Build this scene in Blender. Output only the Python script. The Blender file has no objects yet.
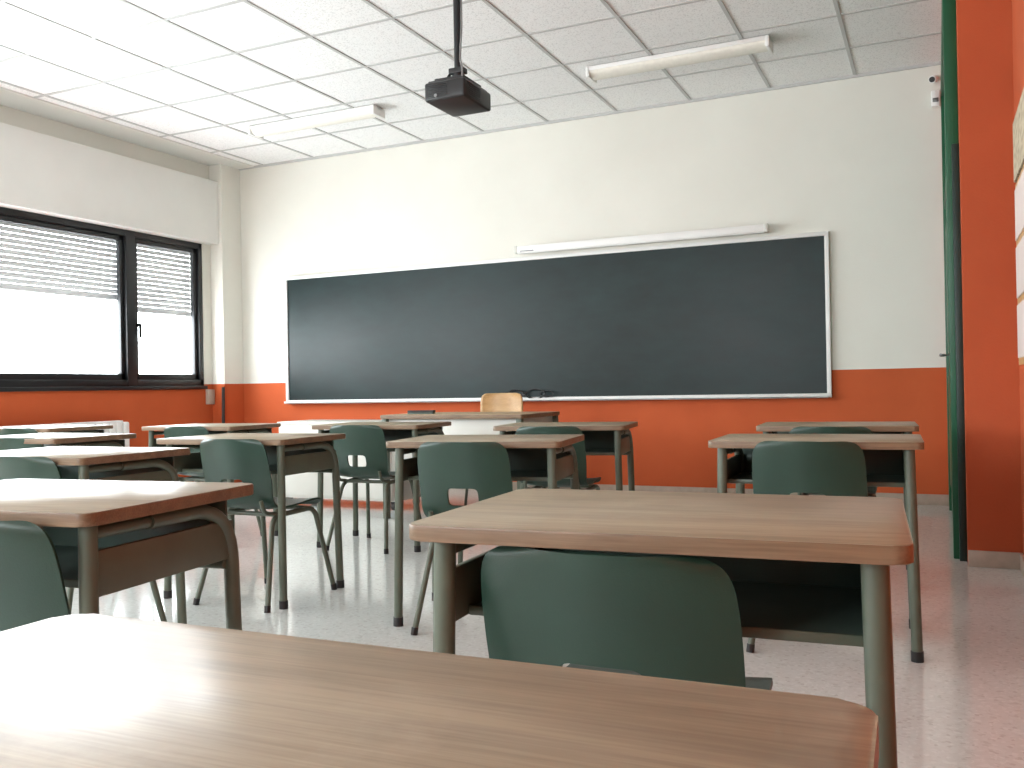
import bpy, bmesh, random
from math import *
from mathutils import Vector, Matrix
random.seed(3)
S=bpy.context.scene
# ------------------------------------------------------------------ helpers
def new_mat(name, base=(.5,.5,.5), rough=.5, metal=0, spec=.5):
    m=bpy.data.materials.new(name); m.use_nodes=True
    b=m.node_tree.nodes['Principled BSDF']
    b.inputs['Base Color'].default_value=(*base,1); b.inputs['Roughness'].default_value=rough
    b.inputs['Metallic'].default_value=metal
    b.inputs['Specular IOR Level'].default_value=spec
    return m,m.node_tree.nodes,m.node_tree.links,b
def N(nodes,t,**k):
    n=nodes.new(t)
    for a,v in k.items(): setattr(n,a,v)
    return n
def mottled(name,base,rough=.5,amt=.12,scale=8,bump=.0,bscale=200,metal=0,spec=.5):
    m,n,l,b=new_mat(name,base,rough,metal,spec)
    tc=N(n,'ShaderNodeTexCoord'); no=N(n,'ShaderNodeTexNoise'); no.inputs['Scale'].default_value=scale; no.inputs['Detail'].default_value=5
    l.new(tc.outputs['Object'],no.inputs['Vector'])
    r=N(n,'ShaderNodeValToRGB'); r.color_ramp.elements[0].position=.3; r.color_ramp.elements[1].position=.7
    r.color_ramp.elements[0].color=(*[c*(1-amt) for c in base],1); r.color_ramp.elements[1].color=(*[min(1,c*(1+amt)) for c in base],1)
    l.new(no.outputs['Fac'],r.inputs['Fac']); l.new(r.outputs['Color'],b.inputs['Base Color'])
    if bump>0:
        n2=N(n,'ShaderNodeTexNoise'); n2.inputs['Scale'].default_value=bscale; n2.inputs['Detail'].default_value=3
        l.new(tc.outputs['Object'],n2.inputs['Vector'])
        bu=N(n,'ShaderNodeBump'); bu.inputs['Strength'].default_value=bump; bu.inputs['Distance'].default_value=.002
        l.new(n2.outputs['Fac'],bu.inputs['Height']); l.new(bu.outputs['Normal'],b.inputs['Normal'])
    return m
def wood(name,c1,c2,rough=.35,scale=1.0,wear=None):
    m,n,l,b=new_mat(name,c1,rough)
    tc=N(n,'ShaderNodeTexCoord'); oi=N(n,'ShaderNodeObjectInfo')
    add=N(n,'ShaderNodeVectorMath',operation='ADD'); mul=N(n,'ShaderNodeVectorMath',operation='SCALE')
    comb=N(n,'ShaderNodeCombineXYZ')
    for i in range(3): l.new(oi.outputs['Random'],comb.inputs[i])
    mul.inputs['Scale'].default_value=7; l.new(comb.outputs[0],mul.inputs[0])
    l.new(tc.outputs['Object'],add.inputs[0]); l.new(mul.outputs[0],add.inputs[1])
    mp=N(n,'ShaderNodeMapping'); mp.inputs['Scale'].default_value=(1.3*scale,16*scale,16*scale); l.new(add.outputs[0],mp.inputs['Vector'])
    no=N(n,'ShaderNodeTexNoise'); no.inputs['Scale'].default_value=1.6; no.inputs['Detail'].default_value=6; no.inputs['Roughness'].default_value=.6; no.inputs['Distortion'].default_value=.6
    l.new(mp.outputs[0],no.inputs['Vector'])
    mp2=N(n,'ShaderNodeMapping'); mp2.inputs['Scale'].default_value=(6*scale,170*scale,170*scale); l.new(add.outputs[0],mp2.inputs['Vector'])
    n2=N(n,'ShaderNodeTexNoise'); n2.inputs['Scale'].default_value=1.5; n2.inputs['Detail'].default_value=3; l.new(mp2.outputs[0],n2.inputs['Vector'])
    mx=N(n,'ShaderNodeMath',operation='MULTIPLY_ADD'); mx.inputs[1].default_value=.45; l.new(n2.outputs['Fac'],mx.inputs[0])
    m3=N(n,'ShaderNodeMath',operation='MULTIPLY'); m3.inputs[1].default_value=.6; l.new(no.outputs['Fac'],m3.inputs[0]); l.new(m3.outputs[0],mx.inputs[2])
    r=N(n,'ShaderNodeValToRGB'); r.color_ramp.elements[0].position=.42; r.color_ramp.elements[1].position=.62
    r.color_ramp.elements[0].color=(*c2,1); r.color_ramp.elements[1].color=(*c1,1)
    l.new(mx.outputs[0],r.inputs['Fac'])
    n4=N(n,'ShaderNodeTexNoise'); n4.inputs['Scale'].default_value=5; n4.inputs['Detail'].default_value=8; n4.inputs['Roughness'].default_value=.65; l.new(add.outputs[0],n4.inputs['Vector'])
    if wear:
        rr_=N(n,'ShaderNodeValToRGB'); rr_.color_ramp.elements[0].position=.54; rr_.color_ramp.elements[1].position=.70
        rr_.color_ramp.elements[0].color=(0,0,0,1); rr_.color_ramp.elements[1].color=(.5,.5,.5,1); l.new(n4.outputs['Fac'],rr_.inputs['Fac'])
        mw=N(n,'ShaderNodeMix',data_type='RGBA'); l.new(rr_.outputs['Color'],mw.inputs['Factor']); l.new(r.outputs['Color'],mw.inputs['A']); mw.inputs['B'].default_value=(*wear,1)
        l.new(mw.outputs['Result'],b.inputs['Base Color'])
    else: l.new(r.outputs['Color'],b.inputs['Base Color'])
    mr=N(n,'ShaderNodeMapRange'); mr.inputs['To Min'].default_value=rough-.08; mr.inputs['To Max'].default_value=rough+.12
    l.new(n4.outputs['Fac'],mr.inputs['Value']); l.new(mr.outputs[0],b.inputs['Roughness'])
    return m
def mk(bm,name,mats,parent=None,ang=35,loc=None,smooth=True):
    bmesh.ops.recalc_face_normals(bm,faces=bm.faces)
    me=bpy.data.meshes.new(name); bm.to_mesh(me); bm.free()
    for m in (mats if isinstance(mats,(list,tuple)) else [mats]): me.materials.append(m)
    if smooth:
        me.shade_smooth(); me.set_sharp_from_angle(angle=radians(ang))
    o=bpy.data.objects.new(name,me); S.collection.objects.link(o)
    if parent: o.parent=parent
    if loc: o.location=loc
    return o
def empty(name,loc=(0,0,0),rot=0):
    e=bpy.data.objects.new(name,None); e.empty_display_size=.1; S.collection.objects.link(e)
    e.location=loc; e.rotation_euler=(0,0,rot); return e
def box(bm,x0,x1,y0,y1,z0,z1,bev=0,mi=0,seg=2):
    r=bmesh.ops.create_cube(bm,size=1,matrix=Matrix.Translation(((x0+x1)/2,(y0+y1)/2,(z0+z1)/2))@Matrix.Diagonal((x1-x0,y1-y0,z1-z0,1)))
    vs=set(r['verts']); fs=set(f for v in vs for f in v.link_faces)
    if bev>0:
        es=list(set(e for v in vs for e in v.link_edges))
        q=bmesh.ops.bevel(bm,geom=es,offset=bev,segments=seg,affect='EDGES',profile=.5)
        fs=set(q['faces'])|set(f for f in fs if f.is_valid)
        for v in q['verts']:
            for f in v.link_faces: fs.add(f)
    for f in fs: f.material_index=mi
def fillet(pts,r,seg=6):
    pts=[Vector(p) for p in pts]; out=[pts[0]]
    for i in range(1,len(pts)-1):
        a,b,c=pts[i-1],pts[i],pts[i+1]
        d1=(a-b); d2=(c-b); rr=min(r,d1.length*.49,d2.length*.49)
        p=b+d1.normalized()*rr; q=b+d2.normalized()*rr
        for k in range(seg+1):
            t=k/seg; out.append(p*(1-t)**2+b*2*t*(1-t)+q*t*t)
    out.append(pts[-1]); return out
def tube(bm,pts,ra,rb=None,n=10,ref=(1,0,0),mi=0,taper=None):
    rb=rb or ra; pts=[Vector(p) for p in pts]; rings=[]; ref=Vector(ref)
    for i,p in enumerate(pts):
        t=(pts[min(i+1,len(pts)-1)]-pts[max(i-1,0)]).normalized()
        a=ref-t*ref.dot(t)
        if a.length<1e-3: a=Vector((0,1,0))-t*t.y
        a.normalize(); b=t.cross(a); k=taper(i/(len(pts)-1)) if taper else 1
        rings.append([bm.verts.new(p+a*(ra*k*cos(2*pi*j/n))+b*(rb*k*sin(2*pi*j/n))) for j in range(n)])
    for i in range(len(rings)-1):
        for j in range(n):
            f=bm.faces.new((rings[i][j],rings[i][(j+1)%n],rings[i+1][(j+1)%n],rings[i+1][j])); f.material_index=mi
    for rg in (rings[0],rings[-1]):
        f=bm.faces.new(rg); f.material_index=mi
def rrect(bm,x0,x1,y0,y1,z0,z1,r,seg=6,mi_top=0,mi_side=1,bev=.003):
    pts=[]
    for cx,cy,a0 in ((x1-r,y1-r,0),(x0+r,y1-r,90),(x0+r,y0+r,180),(x1-r,y0+r,270)):
        for k in range(seg+1):
            a=radians(a0+90*k/seg); pts.append((cx+r*cos(a),cy+r*sin(a)))
    bot=[bm.verts.new((x,y,z0)) for x,y in pts]; top=[bm.verts.new((x,y,z1)) for x,y in pts]
    ft=bm.faces.new(top); fb=bm.faces.new(bot[::-1]); n=len(pts); sides=[]
    for i in range(n):
        f=bm.faces.new((bot[i],bot[(i+1)%n],top[(i+1)%n],top[i])); f.material_index=mi_side; sides.append(f)
    ft.material_index=mi_top; fb.material_index=mi_side
    es=[e for e in ft.edges]+[e for e in fb.edges]
    bmesh.ops.bevel(bm,geom=es,offset=bev,segments=2,affect='EDGES',profile=.5,material=mi_side)
def bake(o,name):
    dg=bpy.context.evaluated_depsgraph_get(); dg.update()
    me=bpy.data.meshes.new_from_object(o.evaluated_get(dg)); me.name=name
    bpy.data.objects.remove(o); return me
def inst(me,name,parent,loc=(0,0,0)):
    o=bpy.data.objects.new(name,me); S.collection.objects.link(o); o.parent=parent; o.location=loc; return o

# ------------------------------------------------------------------ dims
XL,XR,YF,YB,ZC=-6.68,.125,7.38,-2.2,3.25
XR2=.362; YCOL=5.02; ZO=1.013
# ------------------------------------------------------------------ materials
def wall_mat(name,split=True):
    m,n,l,b=new_mat(name,(.72,.70,.62),.75,spec=.25)
    g=N(n,'ShaderNodeNewGeometry'); sp=N(n,'ShaderNodeSeparateXYZ'); l.new(g.outputs['Position'],sp.inputs[0])
    lt=N(n,'ShaderNodeMath',operation='LESS_THAN'); lt.inputs[1].default_value=ZO if split else 99
    l.new(sp.outputs['Z'],lt.inputs[0])
    no=N(n,'ShaderNodeTexNoise'); no.inputs['Scale'].default_value=2.5; no.inputs['Detail'].default_value=6; l.new(g.outputs['Position'],no.inputs['Vector'])
    def ramp(a,c):
        r=N(n,'ShaderNodeValToRGB'); r.color_ramp.elements[0].position=.3;r.color_ramp.elements[1].position=.7
        r.color_ramp.elements[0].color=(*a,1); r.color_ramp.elements[1].color=(*c,1); l.new(no.outputs['Fac'],r.inputs['Fac']); return r
    c=ramp((.74,.73,.665),(.77,.76,.695)); o=ramp((.50,.095,.028),(.56,.11,.034)) if split else ramp((.42,.085,.030),(.47,.097,.035))
    mx=N(n,'ShaderNodeMix',data_type='RGBA'); l.new(lt.outputs[0],mx.inputs['Factor']); l.new(c.outputs[0],mx.inputs['A']); l.new(o.outputs[0],mx.inputs['B'])
    l.new(mx.outputs['Result'],b.inputs['Base Color'])
    n2=N(n,'ShaderNodeTexNoise'); n2.inputs['Scale'].default_value=90; n2.inputs['Detail'].default_value=3; l.new(g.outputs['Position'],n2.inputs['Vector'])
    bu=N(n,'ShaderNodeBump'); bu.inputs['Strength'].default_value=.25; bu.inputs['Distance'].default_value=.003
    l.new(n2.outputs['Fac'],bu.inputs['Height']); l.new(bu.outputs['Normal'],b.inputs['Normal'])
    return m
M_wall=wall_mat('wall_paint_two_tone'); M_orange=wall_mat('wall_paint_orange',False)
M_cream=mottled('cream_paint',(.82,.815,.78),.6,.02,3)
M_white=mottled('white_enamel',(.82,.82,.80),.35,.02,3)
M_whitelam=mottled('white_laminate',(.66,.65,.60),.35,.03,4)
M_black=mottled('black_aluminium',(.010,.011,.013),.4,.1,5)
M_blackpl=mottled('black_plastic',(.012,.012,.013),.4,.1,9)
M_frame=mottled('olive_enamel_steel',(.092,.112,.080),.42,.10,14)
M_tray=mottled('tray_green_grey',(.085,.125,.105),.4,.12,9)
M_chair=mottled('green_polypropylene',(.0125,.040,.0255),.38,.14,6,bump=.15,bscale=350)
M_green=mottled('green_door_paint',(.004,.085,.035),.4,.08,4)
M_dgreen=mottled('dark_green_paint',(.006,.025,.02),.45,.08,4)
M_base=mottled('baseboard_beige',(.45,.37,.30),.5,.08,20)
M_wood=wood('desk_oak_laminate',(.315,.248,.152),(.21,.158,.092),.32,wear=(.42,.36,.26))
M_edge=wood('desk_edge_lipping',(.22,.145,.085),(.15,.095,.053),.4)
M_twood=wood('teacher_top_oak',(.50,.37,.23),(.40,.285,.17),.35)
M_ply=wood('chair_plywood',(.64,.40,.18),(.52,.30,.12),.35)
M_metal=mottled('grey_metal',(.25,.25,.25),.35,.1,20,metal=.6)
# chalkboard
M_board,n,l,b=new_mat('chalkboard_slate',(.012,.02,.022),.42,spec=.3)
tc=N(n,'ShaderNodeTexCoord'); mp=N(n,'ShaderNodeMapping'); mp.inputs['Scale'].default_value=(.9,1,2.2); mp.inputs['Rotation'].default_value=(0,.5,0)
l.new(tc.outputs['Object'],mp.inputs[0]); no=N(n,'ShaderNodeTexNoise'); no.inputs['Scale'].default_value=2; no.inputs['Detail'].default_value=8; no.inputs['Roughness'].default_value=.65
l.new(mp.outputs[0],no.inputs['Vector']); r=N(n,'ShaderNodeValToRGB'); r.color_ramp.elements[0].position=.35; r.color_ramp.elements[1].position=.75
r.color_ramp.elements[0].color=(.001,.010,.010,1); r.color_ramp.elements[1].color=(.006,.024,.024,1)
l.new(no.outputs['Fac'],r.inputs['Fac']); l.new(r.outputs[0],b.inputs['Base Color'])
mr=N(n,'ShaderNodeMapRange'); mr.inputs['To Min'].default_value=.30; mr.inputs['To Max'].default_value=.44; l.new(no.outputs['Fac'],mr.inputs['Value']); l.new(mr.outputs[0],b.inputs['Roughness'])
# ceiling tiles
M_ceil,n,l,b=new_mat('mineral_fibre_tile',(.82,.82,.81),.9,spec=.1)
g=N(n,'ShaderNodeNewGeometry'); no=N(n,'ShaderNodeTexNoise'); no.inputs['Scale'].default_value=110; no.inputs['Detail'].default_value=2; l.new(g.outputs['Position'],no.inputs['Vector'])
r=N(n,'ShaderNodeValToRGB'); r.color_ramp.elements[0].position=.36; r.color_ramp.elements[1].position=.46
r.color_ramp.elements[0].color=(.70,.70,.69,1); r.color_ramp.elements[1].color=(.88,.88,.87,1); l.new(no.outputs['Fac'],r.inputs['Fac']); l.new(r.outputs[0],b.inputs['Base Color'])
M_tbar=mottled('ceiling_t_bar',(.50,.50,.49),.5,.03,4)
# floor terrazzo
M_floor,n,l,b=new_mat('terrazzo_floor',(.55,.5,.47),.22,spec=.6)
g=N(n,'ShaderNodeNewGeometry'); v=N(n,'ShaderNodeTexVoronoi'); v.inputs['Scale'].default_value=95; l.new(g.outputs['Position'],v.inputs['Vector'])
sp=N(n,'ShaderNodeSeparateColor'); l.new(v.outputs['Color'],sp.inputs[0])
r=N(n,'ShaderNodeValToRGB'); r.color_ramp.interpolation='LINEAR'
e=r.color_ramp.elements; e[0].position=0; e[0].color=(.52,.53,.505,1); e[1].position=1; e[1].color=(.69,.72,.695,1)
x=e.new(.12); x.color=(.61,.635,.61,1); x=e.new(.8); x.color=(.64,.67,.645,1)
l.new(sp.outputs['Red'],r.inputs['Fac']); no=N(n,'ShaderNodeTexNoise'); no.inputs['Scale'].default_value=1.2; no.inputs['Detail'].default_value=5; l.new(g.outputs['Position'],no.inputs['Vector'])
mr=N(n,'ShaderNodeMapRange'); mr.inputs['To Min'].default_value=.92; mr.inputs['To Max'].default_value=1.08; l.new(no.outputs['Fac'],mr.inputs['Value'])
sc=N(n,'ShaderNodeVectorMath',operation='SCALE'); l.new(r.outputs[0],sc.inputs[0]); l.new(mr.outputs[0],sc.inputs['Scale']); l.new(sc.outputs[0],b.inputs['Base Color'])
mr2=N(n,'ShaderNodeMapRange'); mr2.inputs['To Min'].default_value=.04; mr2.inputs['To Max'].default_value=.17; l.new(no.outputs['Fac'],mr2.inputs['Value']); l.new(mr2.outputs[0],b.inputs['Roughness'])
# shutter slat: translucent pvc
M_slat,n,l,b=new_mat('shutter_slat_pvc',(.7,.7,.7),.5)
tr=N(n,'ShaderNodeBsdfTranslucent'); tr.inputs['Color'].default_value=(.24,.242,.245,1); mx=N(n,'ShaderNodeMixShader'); mx.inputs[0].default_value=.35
out=n['Material Output']; l.new(b.outputs[0],mx.inputs[1]); l.new(tr.outputs[0],mx.inputs[2]); l.new(mx.outputs[0],out.inputs[0])
# glass
M_glass,n,l,b=new_mat('window_glass'); n.remove(b)
t=N(n,'ShaderNodeBsdfTransparent'); gl=N(n,'ShaderNodeBsdfGlossy'); gl.inputs['Roughness'].default_value=.02; mx=N(n,'ShaderNodeMixShader'); mx.inputs[0].default_value=.05
l.new(t.outputs[0],mx.inputs[1]); l.new(gl.outputs[0],mx.inputs[2]); l.new(mx.outputs[0],n['Material Output'].inputs[0])

# ------------------------------------------------------------------ room shell
bm=bmesh.new(); box(bm,XL-.3,.8,YB-.2,YF+.2,-.1,0); mk(bm,'floor',M_floor,smooth=False)
bm=bmesh.new(); box(bm,XL-.3,.8,YB-.2,YF+.2,ZC,ZC+.1); mk(bm,'ceiling',M_ceil,smooth=False)
bm=bmesh.new()
P=.632; xg=-.52
while xg+P<XR2: xg+=P
while xg>XL:
    box(bm,xg-.012,xg+.012,YB,YF,ZC-.006,ZC+.004); xg-=P
yg=YF-P
while yg>YB:
    box(bm,XL,XR2,yg-.012,yg+.012,ZC-.0055,ZC+.004); yg-=P
box(bm,XL,XR2,YF-.02,YF,ZC-.02,ZC+.003)
mk(bm,'trim_ceiling_grid',M_tbar,smooth=False)
bm=bmesh.new(); box(bm,XL,XL+.36,YB,YF,ZC-.012,ZC+.002); mk(bm,'trim_ceiling_border',M_cream,smooth=False)
bm=bmesh.new(); box(bm,XL-.3,.8,YF,YF+.2,0,ZC); mk(bm,'wall_front',M_wall,smooth=False)
WZ0,WZ1=.9977,2.428
bwins=[(-3.9,-1.5)]
bm=bmesh.new()
box(bm,XL-.3,.8,YB-.2,YB,0,WZ0); box(bm,XL-.3,.8,YB-.2,YB,WZ1,ZC)
xs=[XL-.3,-3.9,-1.5,.8]
for i in range(0,4,2): box(bm,xs[i],xs[i+1],YB-.2,YB,WZ0,WZ1)
mk(bm,'wall_back',M_wall,smooth=False)
bm=bmesh.new(); box(bm,XR,.8,YCOL,YF,0,ZC); box(bm,XR2,.8,YB,YCOL,0,ZC); mk(bm,'wall_right',M_orange,smooth=False)
wins=[(4.25,6.99),(1.2,3.95),(-1.85,.9)]
bm=bmesh.new()
box(bm,XL-.25,XL,YB,YF,0,WZ0); box(bm,XL-.25,XL,YB,YF,WZ1,ZC)
ys=[YB]+[q for w in reversed(wins) for q in w]+[YF]
for i in range(0,len(ys),2): box(bm,XL-.25,XL,ys[i],ys[i+1],WZ0,WZ1)
mk(bm,'wall_left',M_wall,smooth=False)
bm=bmesh.new(); box(bm,XL,XL+.16,7.10,YF,0,ZC,.004); mk(bm,'wall_pillar',M_wall,smooth=False)
# shutter box (pelmet)
bm=bmesh.new(); box(bm,XL,XL+.12,YB,7.10,WZ1+.0,3.06,.006); mk(bm,'trim_shutter_box',M_cream)
# baseboards
bm=bmesh.new(); box(bm,XL+.16,XR,YF-.015,YF,0,.08,.003); mk(bm,'baseboard_front',M_base)
bm=bmesh.new(); box(bm,XL,XL+.015,YB,7.10,0,.08,.003); mk(bm,'baseboard_left',M_base)
bm=bmesh.new(); box(bm,XR-.0,XR2,YCOL-.015,YCOL,0,.08,.003); box(bm,XR2-.015,XR2,YB,YCOL,0,.08,.003); mk(bm,'baseboard_right',M_base)
# windows
def window(idx,loc,rot,width,mul,shutter):
    E=empty('window_%d'%idx,loc,rot); H=WZ1-WZ0; h2=width/2
    bm=bmesh.new(); x0,x1=-.10,-.005
    box(bm,x0,x1,-h2,h2,0,.06,.004); box(bm,x0,x1,-h2,h2,H-.055,H,.004)
    box(bm,x0,x1,-h2,-h2+.05,.0,H,.004); box(bm,x0,x1,h2-.05,h2,.0,H,.004)
    box(bm,x0,x1+.004,mul-.055,mul+.055,.0,H,.004)
    for s0,s1 in ((-h2+.05,mul-.055),(mul+.055,h2-.05)):
        xs0,xs1=-.075,-.03; t=.045
        box(bm,xs0,xs1,s0,s1,.06,.06+t+.01,.003); box(bm,xs0,xs1,s0,s1,H-.055-t,H-.055,.003)
        box(bm,xs0,xs1,s0,s0+t,.06,H-.055,.003); box(bm,xs0,xs1,s1-t,s1,.06,H-.055,.003)
    box(bm,-.03,.02,mul+.07,mul+.10,.55,.58,.004); box(bm,.005,.02,mul+.07,mul+.10,.45,.58,.004)
    mk(bm,'frame',M_black,E)
    bm=bmesh.new(); box(bm,-.056,-.052,-h2+.06,h2-.06,.07,H-.06); mk(bm,'pane',M_glass,E,smooth=False)
    if shutter:
        bm=bmesh.new()
        for s0,s1,zb in ((-h2+.04,mul-.02,.84),(mul+.02,h2-.04,.74)):
            z=H-.03; P=.046
            while z>zb:
                r0=[]
                for yy in (s0,s1):
                    ring=[]
                    for (dx,dz) in ((-.135,0),(-.127,-.012),(-.124,-.022),(-.127,-.034),(-.135,-.0425),(-.139,-.034),(-.136,-.022),(-.139,-.010)):
                        ring.append(bm.verts.new((dx,yy,z+dz)))
                    r0.append(ring)
                for j in range(8): bm.faces.new((r0[0][j],r0[0][(j+1)%8],r0[1][(j+1)%8],r0[1][j]))
                z-=P
            box(bm,-.145,-.125,s0,s1,z-.01,z+.02,.002)
        mk(bm,'roller_shutter',M_slat,E)
    bm=bmesh.new(); box(bm,-.005,.025,-h2-.02,h2+.02,-.035,.0,.004); mk(bm,'sill',M_black,E)
    L=bpy.data.lights.new('window_portal','AREA'); L.shape='RECTANGLE'; L.size=width; L.size_y=H; L.cycles.is_portal=True
    lo=bpy.data.objects.new('sky_portal',L); S.collection.objects.link(lo); lo.parent=E; lo.location=(-.2,0,H/2); lo.rotation_euler=(radians(90),0,radians(-90))
for wi,(a,bb) in enumerate(wins):
    window(wi+1,(XL,(a+bb)/2,WZ0),0,bb-a,6.09-(a+bb)/2 if wi==0 else (bb-a)/2-.9,wi==0)
for wi,(a,bb) in enumerate(bwins):
    window(wi+4,((a+bb)/2,YB,WZ0),radians(90),bb-a,0,False)

# ------------------------------------------------------------------ chalkboard
E=empty('chalkboard',(-3.335,YF,1.44))
w,h=5.21/2,1.273/2
bm=bmesh.new(); box(bm,-w+.02,w-.02,-.03,-.001,-h+.02,h-.02); mk(bm,'slate',M_board,E,smooth=False)
bm=bmesh.new(); t=.032
box(bm,-w,w,-.045,-.001,h-t,h,.003); box(bm,-w,w,-.045,-.001,-h,-h+t,.003); box(bm,-w,-w+t,-.045,-.001,-h+t,h-t,.003); box(bm,w-t,w,-.045,-.001,-h+t,h-t,.003)
mk(bm,'frame',M_white,E)
bm=bmesh.new(); box(bm,-w+.02,w-.02,-.10,-.04,-h-.002,-h+.010,.003); box(bm,-w+.02,w-.02,-.10,-.093,-h-.002,-h+.022,.002); mk(bm,'chalk_ledge',M_white,E)
# board lamp
E=empty('chalkboard_lamp',(-2.255,YF,2.125))
bm=bmesh.new(); box(bm,-1.085,1.085,-.13,-.07,-.022,.036,.006); box(bm,-1.06,1.06,-.122,-.08,-.03,-.02,.003)
box(bm,-.75,-.70,-.075,-.001,-.01,.02,.003); box(bm,.70,.75,-.075,-.001,-.01,.02,.003)
mk(bm,'housing',M_white,E)
bm=bmesh.new(); box(bm,-1.087,-1.06,-.134,-.066,-.026,.04,.004); box(bm,1.06,1.087,-.134,-.066,-.026,.04,.004); mk(bm,'end_caps',M_whitelam,E)
bm=bmesh.new(); box(bm,-1.03,-.9,-.132,-.129,-.016,-.006); mk(bm,'label',M_metal,E)
# ceiling fluorescent fixtures
M_diff=mottled('lamp_diffuser_prismatic',(.80,.78,.70),.4,.05,30,bump=.4,bscale=120)
for cx in (-4.75,-1.62):
    E=empty('ceiling_fluorescent_lamp',(cx,6.31,ZC-.007),.0)
    bm=bmesh.new(); box(bm,-.645,.645,-.085,.085,-.03,0,.004); box(bm,-.65,-.625,-.09,.09,-.075,0,.006); box(bm,.625,.65,-.09,.09,-.075,0,.006); mk(bm,'housing',M_white,E)
    bm=bmesh.new(); tube(bm,[(-.63,0,-.032),(.63,0,-.032)],.08,.04,20,ref=(0,1,0)); mk(bm,'diffuser',M_diff,E)
# ------------------------------------------------------------------ projector
PZ=2.555
E=empty('ceiling_projector',(-2.40,4.5,PZ))
bm=bmesh.new(); box(bm,-.125,.125,-.165,.165,-.055,.05,.014,seg=3)
box(bm,-.11,.11,-.15,.15,.045,.062,.008)
for i in range(7): box(bm,-.1,.02,-.169,-.16,-.035+i*.011,-.030+i*.011,.001)
for i in range(7): box(bm,.12,.129,-.13,.02,-.035+i*.011,-.030+i*.011,.001)
mk(bm,'body',M_blackpl,E)
bm=bmesh.new(); tube(bm,[(.05,.15,0),(.05,.19,0)],.035,n=20); tube(bm,[(-.05,-.165,-.03),(-.05,-.172,-.03)],.01,n=10); mk(bm,'lens',M_metal,E)
bm=bmesh.new(); box(bm,-.09,.09,-.11,.11,.075,.083,.002)
for sx in (-.08,.08):
    for sy in (-.1,.1): tube(bm,[(sx,sy,.05),(sx,sy,.085)],.008,n=8)
tube(bm,[(0,0,.08),(0,0,.15)],.03,n=14); box(bm,-.045,.045,-.03,.03,.13,.16,.004)
tube(bm,[(-.04,0,.15),(-.055,-.02,.11),(-.07,-.05,.085)],.008,n=8)
mk(bm,'mount',M_blackpl,E)
bm=bmesh.new(); tube(bm,[(0,0,.14),(0,0,ZC-PZ)],.02,n=14); tube(bm,[(0,0,ZC-PZ-.03),(0,0,ZC-PZ)],.06,n=18); mk(bm,'pole',M_black,E)
bm=bmesh.new(); tube(bm,fillet([(.10,-.14,.05),(.09,-.12,.12),(.03,-.03,.2),(.028,0,.4),(.028,0,ZC-PZ)],.05),.006,n=8); mk(bm,'cable',M_metal,E)

# ------------------------------------------------------------------ student desk prototype
def desk_meshes():
    H=.7207; D={}
    bm=bmesh.new(); rrect(bm,0,.70,0,.50,H-.024,H,.025); o=mk(bm,'p',[M_wood,M_edge],ang=30); D['desktop']=bake(o,'student_desktop')
    bm=bmesh.new()
    for s in (0,1):
        X=.045 if s==0 else .655; sp=-.012 if s==0 else .012
        tube(bm,[(X,.05,H-.025),(X+sp,.035,.03)],.0175,.0155,12)
        pts=fillet([(X,.20,H-.044),(X,.455,H-.044),(X+sp,.465,.03)],.13,10)
        tube(bm,pts,.0175,.0155,12)
        tube(bm,[(X,.05,H-.044),(X,.21,H-.044)],.012,.012,8)
    tube(bm,[(.045,.44,.55),(.655,.44,.55)],.011,n=8,ref=(0,0,1))
    o=mk(bm,'p',M_frame,ang=50); D['steel_legs']=bake(o,'student_desk_legs')
    bm=bmesh.new()
    for s in (0,1):
        X=.045 if s==0 else .655; sp=-.012 if s==0 else .012
        for y in (.035,.465): tube(bm,[(X+sp,y,.035),(X+sp*1.05,y,0)],.020,.018,12)
    o=mk(bm,'p',M_blackpl,ang=50); D['foot_caps']=bake(o,'student_desk_feet')
    bm=bmesh.new()
    z0,z1=.565,.645
    box(bm,.04,.66,.125,.455,z0,z0+.006,0,1)
    box(bm,.038,.05,.05,.46,z0-.004,z1,.003,0); box(bm,.65,.662,.05,.46,z0-.004,z1,.003,0)
    box(bm,.05,.65,.450,.458,z0,H-.03,.002,1)
    box(bm,.05,.65,.118,.126,z0-.004,z0+.012,.003,0)
    o=mk(bm,'p',[M_frame,M_tray],ang=30); D['book_tray']=bake(o,'student_desk_tray')
    return D
DM=desk_meshes()
def desk(x,y,r):
    E=empty('student_desk',(x,y,0),r)
    for k,me in DM.items(): inst(me,k,E)
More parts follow.
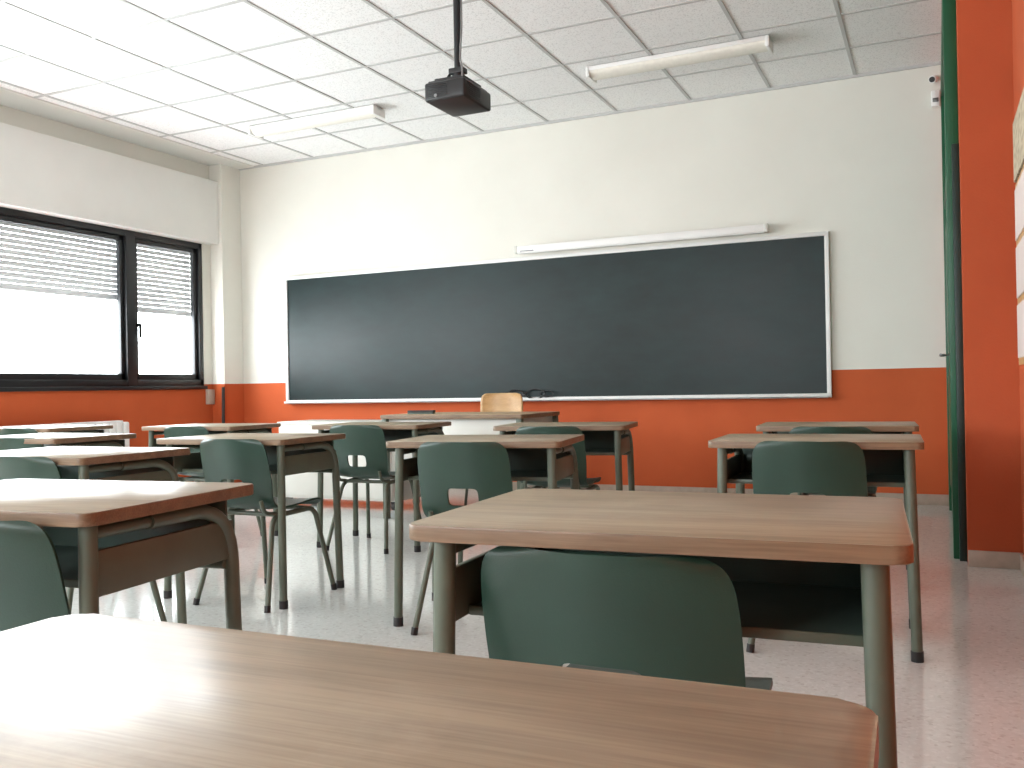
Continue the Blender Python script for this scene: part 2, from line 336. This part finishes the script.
# ------------------------------------------------------------------ student chair prototype
def chair_meshes():
    D={}
    rows=[(.208,.392,.146),(.203,.410,.158),(.175,.421,.166),(.10,.420,.170),(.02,.412,.171),(-.06,.408,.172),(-.12,.412,.174),(-.165,.425,.177),(-.195,.455,.180),
          (-.208,.484,.182),(-.216,.517,.183),(-.224,.552,.184),(-.232,.59,.184),(-.242,.635,.183),(-.251,.675,.180),(-.257,.700,.174),(-.261,.716,.162),(-.263,.726,.137)]
    bm=bmesh.new(); nc=12; G=[]
    for i,(y,z,w) in enumerate(rows):
        bk=min(1,max(0,(i-5)/5)); R=[]
        for j in range(nc+1):
            u=-1+2*j/nc
            yy=y+.038*bk*u*u; zz=z+(1-bk)*.012*u*u
            if i>=14: zz-=.004*u*u*(i-13)/4
            if i<=2: yy-=.012*u*u
            R.append(bm.verts.new((u*w,yy,zz)))
        G.append(R)
    for i in range(len(rows)-1):
        for j in range(nc):
            if i in (9,10) and 4<=j<=7: continue
            bm.faces.new((G[i][j],G[i][j+1],G[i+1][j+1],G[i+1][j]))
    o=mk(bm,'p',M_chair,ang=180)
    m=o.modifiers.new('s','SUBSURF'); m.levels=2; m.render_levels=2
    m=o.modifiers.new('t','SOLIDIFY'); m.thickness=.008; m.offset=0
    me=bake(o,'student_chair_shell'); me.shade_smooth(); me.set_sharp_from_angle(angle=radians(50)); D['seat_shell']=me
    bm=bmesh.new()
    for s in (-1,1):
        pts=fillet([(s*.195,.222,.02),(s*.150,.145,.392),(s*.145,-.135,.385),(s*.195,-.235,.02)],.05,7)
        tube(bm,pts,.0115,n=10,ref=(1,0,0))
        tube(bm,fillet([(s*.145,-.10,.392),(s*.142,-.185,.405),(s*.138,-.20,.46)],.04,5),.009,n=8)
    for y in (.12,-.11): tube(bm,[(-.147,y,.390),(.147,y,.390)],.010,n=8,ref=(0,0,1))
    o=mk(bm,'p',M_frame,ang=60); D['steel_frame']=bake(o,'student_chair_frame')
    bm=bmesh.new()
    for s in (-1,1):
        for y,y2 in ((.222,.226),(-.235,-.240)): tube(bm,[(s*.1945,y,.028),(s*.197,y2,0)],.0135,n=10)
    o=mk(bm,'p',M_blackpl,ang=60); D['foot_caps']=bake(o,'student_chair_feet')
    return D
CM=chair_meshes()
def chair(x,y,r=0,sx=1,sz=1):
    E=empty('student_chair',(x,y,0),r); E.scale=(sx,1,sz)
    for k,me in CM.items(): inst(me,k,E)
desks=[(-.724,.098,.024),(-.727,1.163,.06),(-.739,3.2,.04),(-.771,4.33,.06),(-2.013,1.02,.11),
 (-1.95,2.99,.17),(-2.12,4.28,.16),(-3.2,3.03,.04),(-3.35,4.35,.10),(-3.2,2.05,.02),(-4.45,2.95,.0),(-4.5,4.15,.05),(-5.7,3.9,.0)]
for d in desks: desk(*d)
chairs=[(-.440,1.445,.0,1.06,.952),(-.40,3.41,.0),(-.43,4.46,.0),(-1.58,1.27,.12,1,.98),(-1.63,3.20,.12),(-1.79,4.44,.08),(-2.75,3.25,.0),(-3.03,4.56,.05),(-2.77,2.27,.0),(-4.13,4.38,.0),(-5.25,4.1,.0),(-4.05,3.2,0)]
for c in chairs: chair(*c)

# ------------------------------------------------------------------ teacher furniture
E=empty('teacher_desk',(-3.62,5.5,0))
bm=bmesh.new(); rrect(bm,0,1.12,0,.68,.715,.742,.015); mk(bm,'desktop',[M_twood,M_edge],E,30)
bm=bmesh.new(); box(bm,.05,1.07,.06,.078,.30,.712,.002); box(bm,.04,.06,.05,.63,.12,.712,.002); box(bm,1.06,1.08,.05,.63,.12,.712,.002); mk(bm,'modesty_panel',M_whitelam,E)
bm=bmesh.new()
for X in (.03,1.09):
    for Y in (.03,.65): box(bm,X-.02,X+.02,Y-.02,Y+.02,0,.716,.003)
mk(bm,'steel_legs',M_frame,E)
bm=bmesh.new(); box(bm,.60,1.04,.12,.60,.42,.70,.004); box(bm,.62,1.02,.60,.61,.44,.55,.003);box(bm,.62,1.02,.60,.61,.57,.68,.003); mk(bm,'drawer_unit',M_whitelam,E)
E=empty('rolling_cabinet',(-4.84,5.88,0))
bm=bmesh.new(); box(bm,0,1.12,0,.42,.07,.655,.004); box(bm,-.01,1.13,-.01,.43,.655,.68,.004)
box(bm,.02,.55,-.012,.0,.09,.64,.003); box(bm,.57,1.10,-.012,.0,.09,.64,.003); mk(bm,'carcass',M_whitelam,E)
bm=bmesh.new()
for X in (.06,1.06):
    for Y in (.05,.37): tube(bm,[(X-.015,Y,.03),(X+.015,Y,.03)],.03,n=14,ref=(0,0,1)); box(bm,X-.02,X+.02,Y-.02,Y+.02,.045,.072,.003)
mk(bm,'casters',M_blackpl,E)
bm=bmesh.new(); box(bm,.5,.52,-.03,-.012,.40,.48,.003); box(bm,.60,.62,-.03,-.012,.40,.48,.003); mk(bm,'handles',M_metal,E)
E=empty('teacher_chair',(-3.15,6.42,0),radians(188))
bm=bmesh.new(); nc=10; rowsb=[(.575,.13),(.585,.155),(.61,.17),(.68,.178),(.77,.182),(.84,.178),(.867,.164),(.880,.135)]; G=[]
for z,w_ in rowsb: G.append([bm.verts.new((-w_+2*w_*j/nc,-.205-.06*(z-.6)+.04*(-1+2*j/nc)**2,z)) for j in range(nc+1)])
for i in range(len(G)-1):
    for j in range(nc): bm.faces.new((G[i][j],G[i][j+1],G[i+1][j+1],G[i+1][j]))
o=mk(bm,'backrest',M_ply,E,180); m=o.modifiers.new('u','SUBSURF'); m.levels=1; m.render_levels=1; o.modifiers.new('s','SOLIDIFY').thickness=.012
bm=bmesh.new(); rrect(bm,-.19,.19,-.18,.19,.44,.455,.05,mi_side=0); mk(bm,'seat',M_ply,E,30)
bm=bmesh.new()
for s in (-1,1):
    tube(bm,fillet([(s*.19,.2,0),(s*.16,.14,.43),(s*.16,-.15,.43),(s*.2,-.23,0)],.04),.011); tube(bm,fillet([(s*.15,-.1,.43),(s*.14,-.17,.46),(s*.13,-.19,.72)],.04),.010)
mk(bm,'steel_frame',M_frame,E)
# cable coil on the chalk ledge
bm=bmesh.new()
for cx,ph,sc_ in ((0,0,1),(.19,1,1.1),(.30,2,.7)):
    pts=[]
    for k in range(60):
        a=k/59*2*pi*2.6+ph; pts.append((cx+.085*sc_*cos(a),.009*sin(a*.9)+.004*k/60,.036+.036*sc_*sin(a)+.004*k/60))
    tube(bm,pts,.005,n=6,ref=(0,1,0))
o=mk(bm,'cable_coil',M_blackpl,None); o.location=(-3.38,YF-.070,.825)
E=empty('board_eraser',(-3.42,5.75,.742),.2)
bm=bmesh.new(); box(bm,-.10,.10,-.03,.03,.010,.026,.004); mk(bm,'grip',M_blackpl,E)
bm=bmesh.new(); box(bm,-.098,.098,-.028,.028,0,.011,.002); mk(bm,'felt',M_tray,E)

# ------------------------------------------------------------------ radiator under window
E=empty('radiator',(XL+.06,3.4,0))
bm=bmesh.new(); Ln=2.45; y=0
while y<Ln:
    box(bm,0,.09,y,y+.068,.14,.68,.012); y+=.074
box(bm,.01,.08,0,Ln,.655,.695,.006)
for yy in (.1,Ln-.1): box(bm,.02,.07,yy-.02,yy+.02,0,.15,.003)
mk(bm,'columns',M_white,E)
# ------------------------------------------------------------------ green door on right wall
E=empty('door_1',(XR,6.2,0))
bm=bmesh.new(); x0=-.062
box(bm,x0,0,-1.0,-.90,0,3.02,.004); box(bm,x0,0,.90,1.0,0,3.02,.004); box(bm,x0,0,-1.0,1.0,2.92,3.02,.004); box(bm,x0+.01,0,-.9,.9,2.12,2.19,.004); box(bm,x0+.01,0,-.03,.03,2.19,2.92,.004)
mk(bm,'frame',M_green,E)
bm=bmesh.new(); box(bm,-.045,-.005,-.9,.0,.01,2.12,.003); box(bm,-.045,-.005,.0,.9,.01,2.12,.003)
box(bm,-.04,-.02,-.9,-.03,2.19,2.92,.003); box(bm,-.04,-.02,.03,.9,2.19,2.92,.003)
for a in (-.8,.1): box(bm,-.052,-.04,a,a+.7,.2,.95,.006); box(bm,-.052,-.04,a,a+.7,1.1,1.95,.006)
mk(bm,'leaves',M_green,E)
bm=bmesh.new(); box(bm,-.035,.0,-1.06,-1.0,.0,2.12,.003); mk(bm,'outer_stile',M_dgreen,E)
bm=bmesh.new(); box(bm,-.052,-.045,-.14,-.10,.95,1.15,.003); tube(bm,fillet([(-.045,-.12,1.07),(-.10,-.12,1.07),(-.10,-.24,1.07)],.02),.009,n=8); mk(bm,'handle',M_metal,E)
# ------------------------------------------------------------------ framed notice panels on right wall
M_paper=mottled('notice_paper',(.70,.61,.57),.6,.05,3)
E=empty('notice_board',(XR2,4.0,1.38))
bm=bmesh.new(); box(bm,-.035,-.0,-.6,.55,-.40,.39,.003); mk(bm,'wood_frame',M_ply,E)
bm=bmesh.new(); 
for z0,z1 in ((-.37,-.14),(-.11,.11),(.14,.36)): box(bm,-.04,-.034,-.56,.52,z0,z1,.002)
mk(bm,'panels',M_paper,E)
M_pat,n,l,b=new_mat('patterned_fabric',(.6,.5,.35),.8)
tc=N(n,'ShaderNodeTexCoord'); v=N(n,'ShaderNodeTexVoronoi'); v.inputs['Scale'].default_value=30; l.new(tc.outputs['Object'],v.inputs[0]); r=N(n,'ShaderNodeValToRGB'); r.color_ramp.elements[0].color=(.20,.13,.08,1); r.color_ramp.elements[1].color=(.52,.45,.32,1); r.color_ramp.elements[1].position=.6
l.new(v.outputs['Distance'],r.inputs[0]); l.new(r.outputs[0],b.inputs[0])
bm=bmesh.new(); box(bm,-.04,0,-.6,.55,0,.26,.004); o=mk(bm,'wall_poster',M_pat); o.location=(XR2,4.0,1.78)
# ------------------------------------------------------------------ small wall fittings
E=empty('alarm_sensor',(.03,YF,2.98))
bm=bmesh.new(); box(bm,-.03,.03,-.05,0,-.06,.06,.01); mk(bm,'housing',M_white,E)
bm=bmesh.new(); box(bm,-.02,.02,-.053,-.049,-.03,.0,.004); mk(bm,'window',M_metal,E)
E=empty('security_camera',(.03,YF,3.13))
bm=bmesh.new(); tube(bm,[(0,0,0),(0,-.05,0)],.02,n=14); tube(bm,[(0,-.05,-.01),(-.02,-.11,-.03)],.026,n=16,ref=(0,0,1)); mk(bm,'body',M_white,E)
bm=bmesh.new(); tube(bm,[(-.02,-.11,-.03),(-.022,-.116,-.033)],.02,n=16,ref=(0,0,1)); mk(bm,'lens',M_blackpl,E)
E=empty('wall_socket',(-.21,YF,.20))
bm=bmesh.new(); box(bm,-.04,.04,-.012,0,-.04,.04,.004); tube(bm,[(0,-.012,0),(0,-.016,0)],.022,n=16); mk(bm,'plate',M_white,E)
E=empty('cable_junction_box',(XL,7.05,.9))
bm=bmesh.new(); box(bm,.0,.04,-.05,.04,-.09,.06,.005); mk(bm,'box',M_base,E)
E=empty('pointer_stick',(-6.44,7.06,0))
bm=bmesh.new(); tube(bm,[(-.06,-.02,0),(-.06,.0,.98)],.016,n=10); box(bm,-.12,.0,-.05,.02,0,.03,.004); mk(bm,'stick',M_blackpl,E)

# ------------------------------------------------------------------ world
w=bpy.data.worlds.new('overcast'); S.world=w; w.use_nodes=True
n=w.node_tree.nodes; l=w.node_tree.links; bg=n['Background']
bg.inputs['Color'].default_value=(.90,.97,1,1); bg.inputs['Strength'].default_value=22.5
S.view_settings.view_transform='Standard'; S.view_settings.look='None'; S.view_settings.exposure=0; S.view_settings.gamma=1.0
# ------------------------------------------------------------------ camera
f,yaw,pitch,roll,Hc=909.6,.4368,.0039,-.0183,.9228
fw=Vector((-sin(yaw)*cos(pitch),cos(yaw)*cos(pitch),sin(pitch))); r0=Vector((cos(yaw),sin(yaw),0)); u0=r0.cross(fw)
rr=r0*cos(roll)+u0*sin(roll); uu=-r0*sin(roll)+u0*cos(roll)
cd=bpy.data.cameras.new('camera'); cd.sensor_width=36; cd.lens=f/1024*36; cd.clip_start=.02
co=bpy.data.objects.new('camera',cd); S.collection.objects.link(co)
M=Matrix.Identity(4)
for i in range(3): M[i][0]=rr[i]; M[i][1]=uu[i]; M[i][2]=-fw[i]
M[2][3]=Hc; co.matrix_world=M; S.camera=co
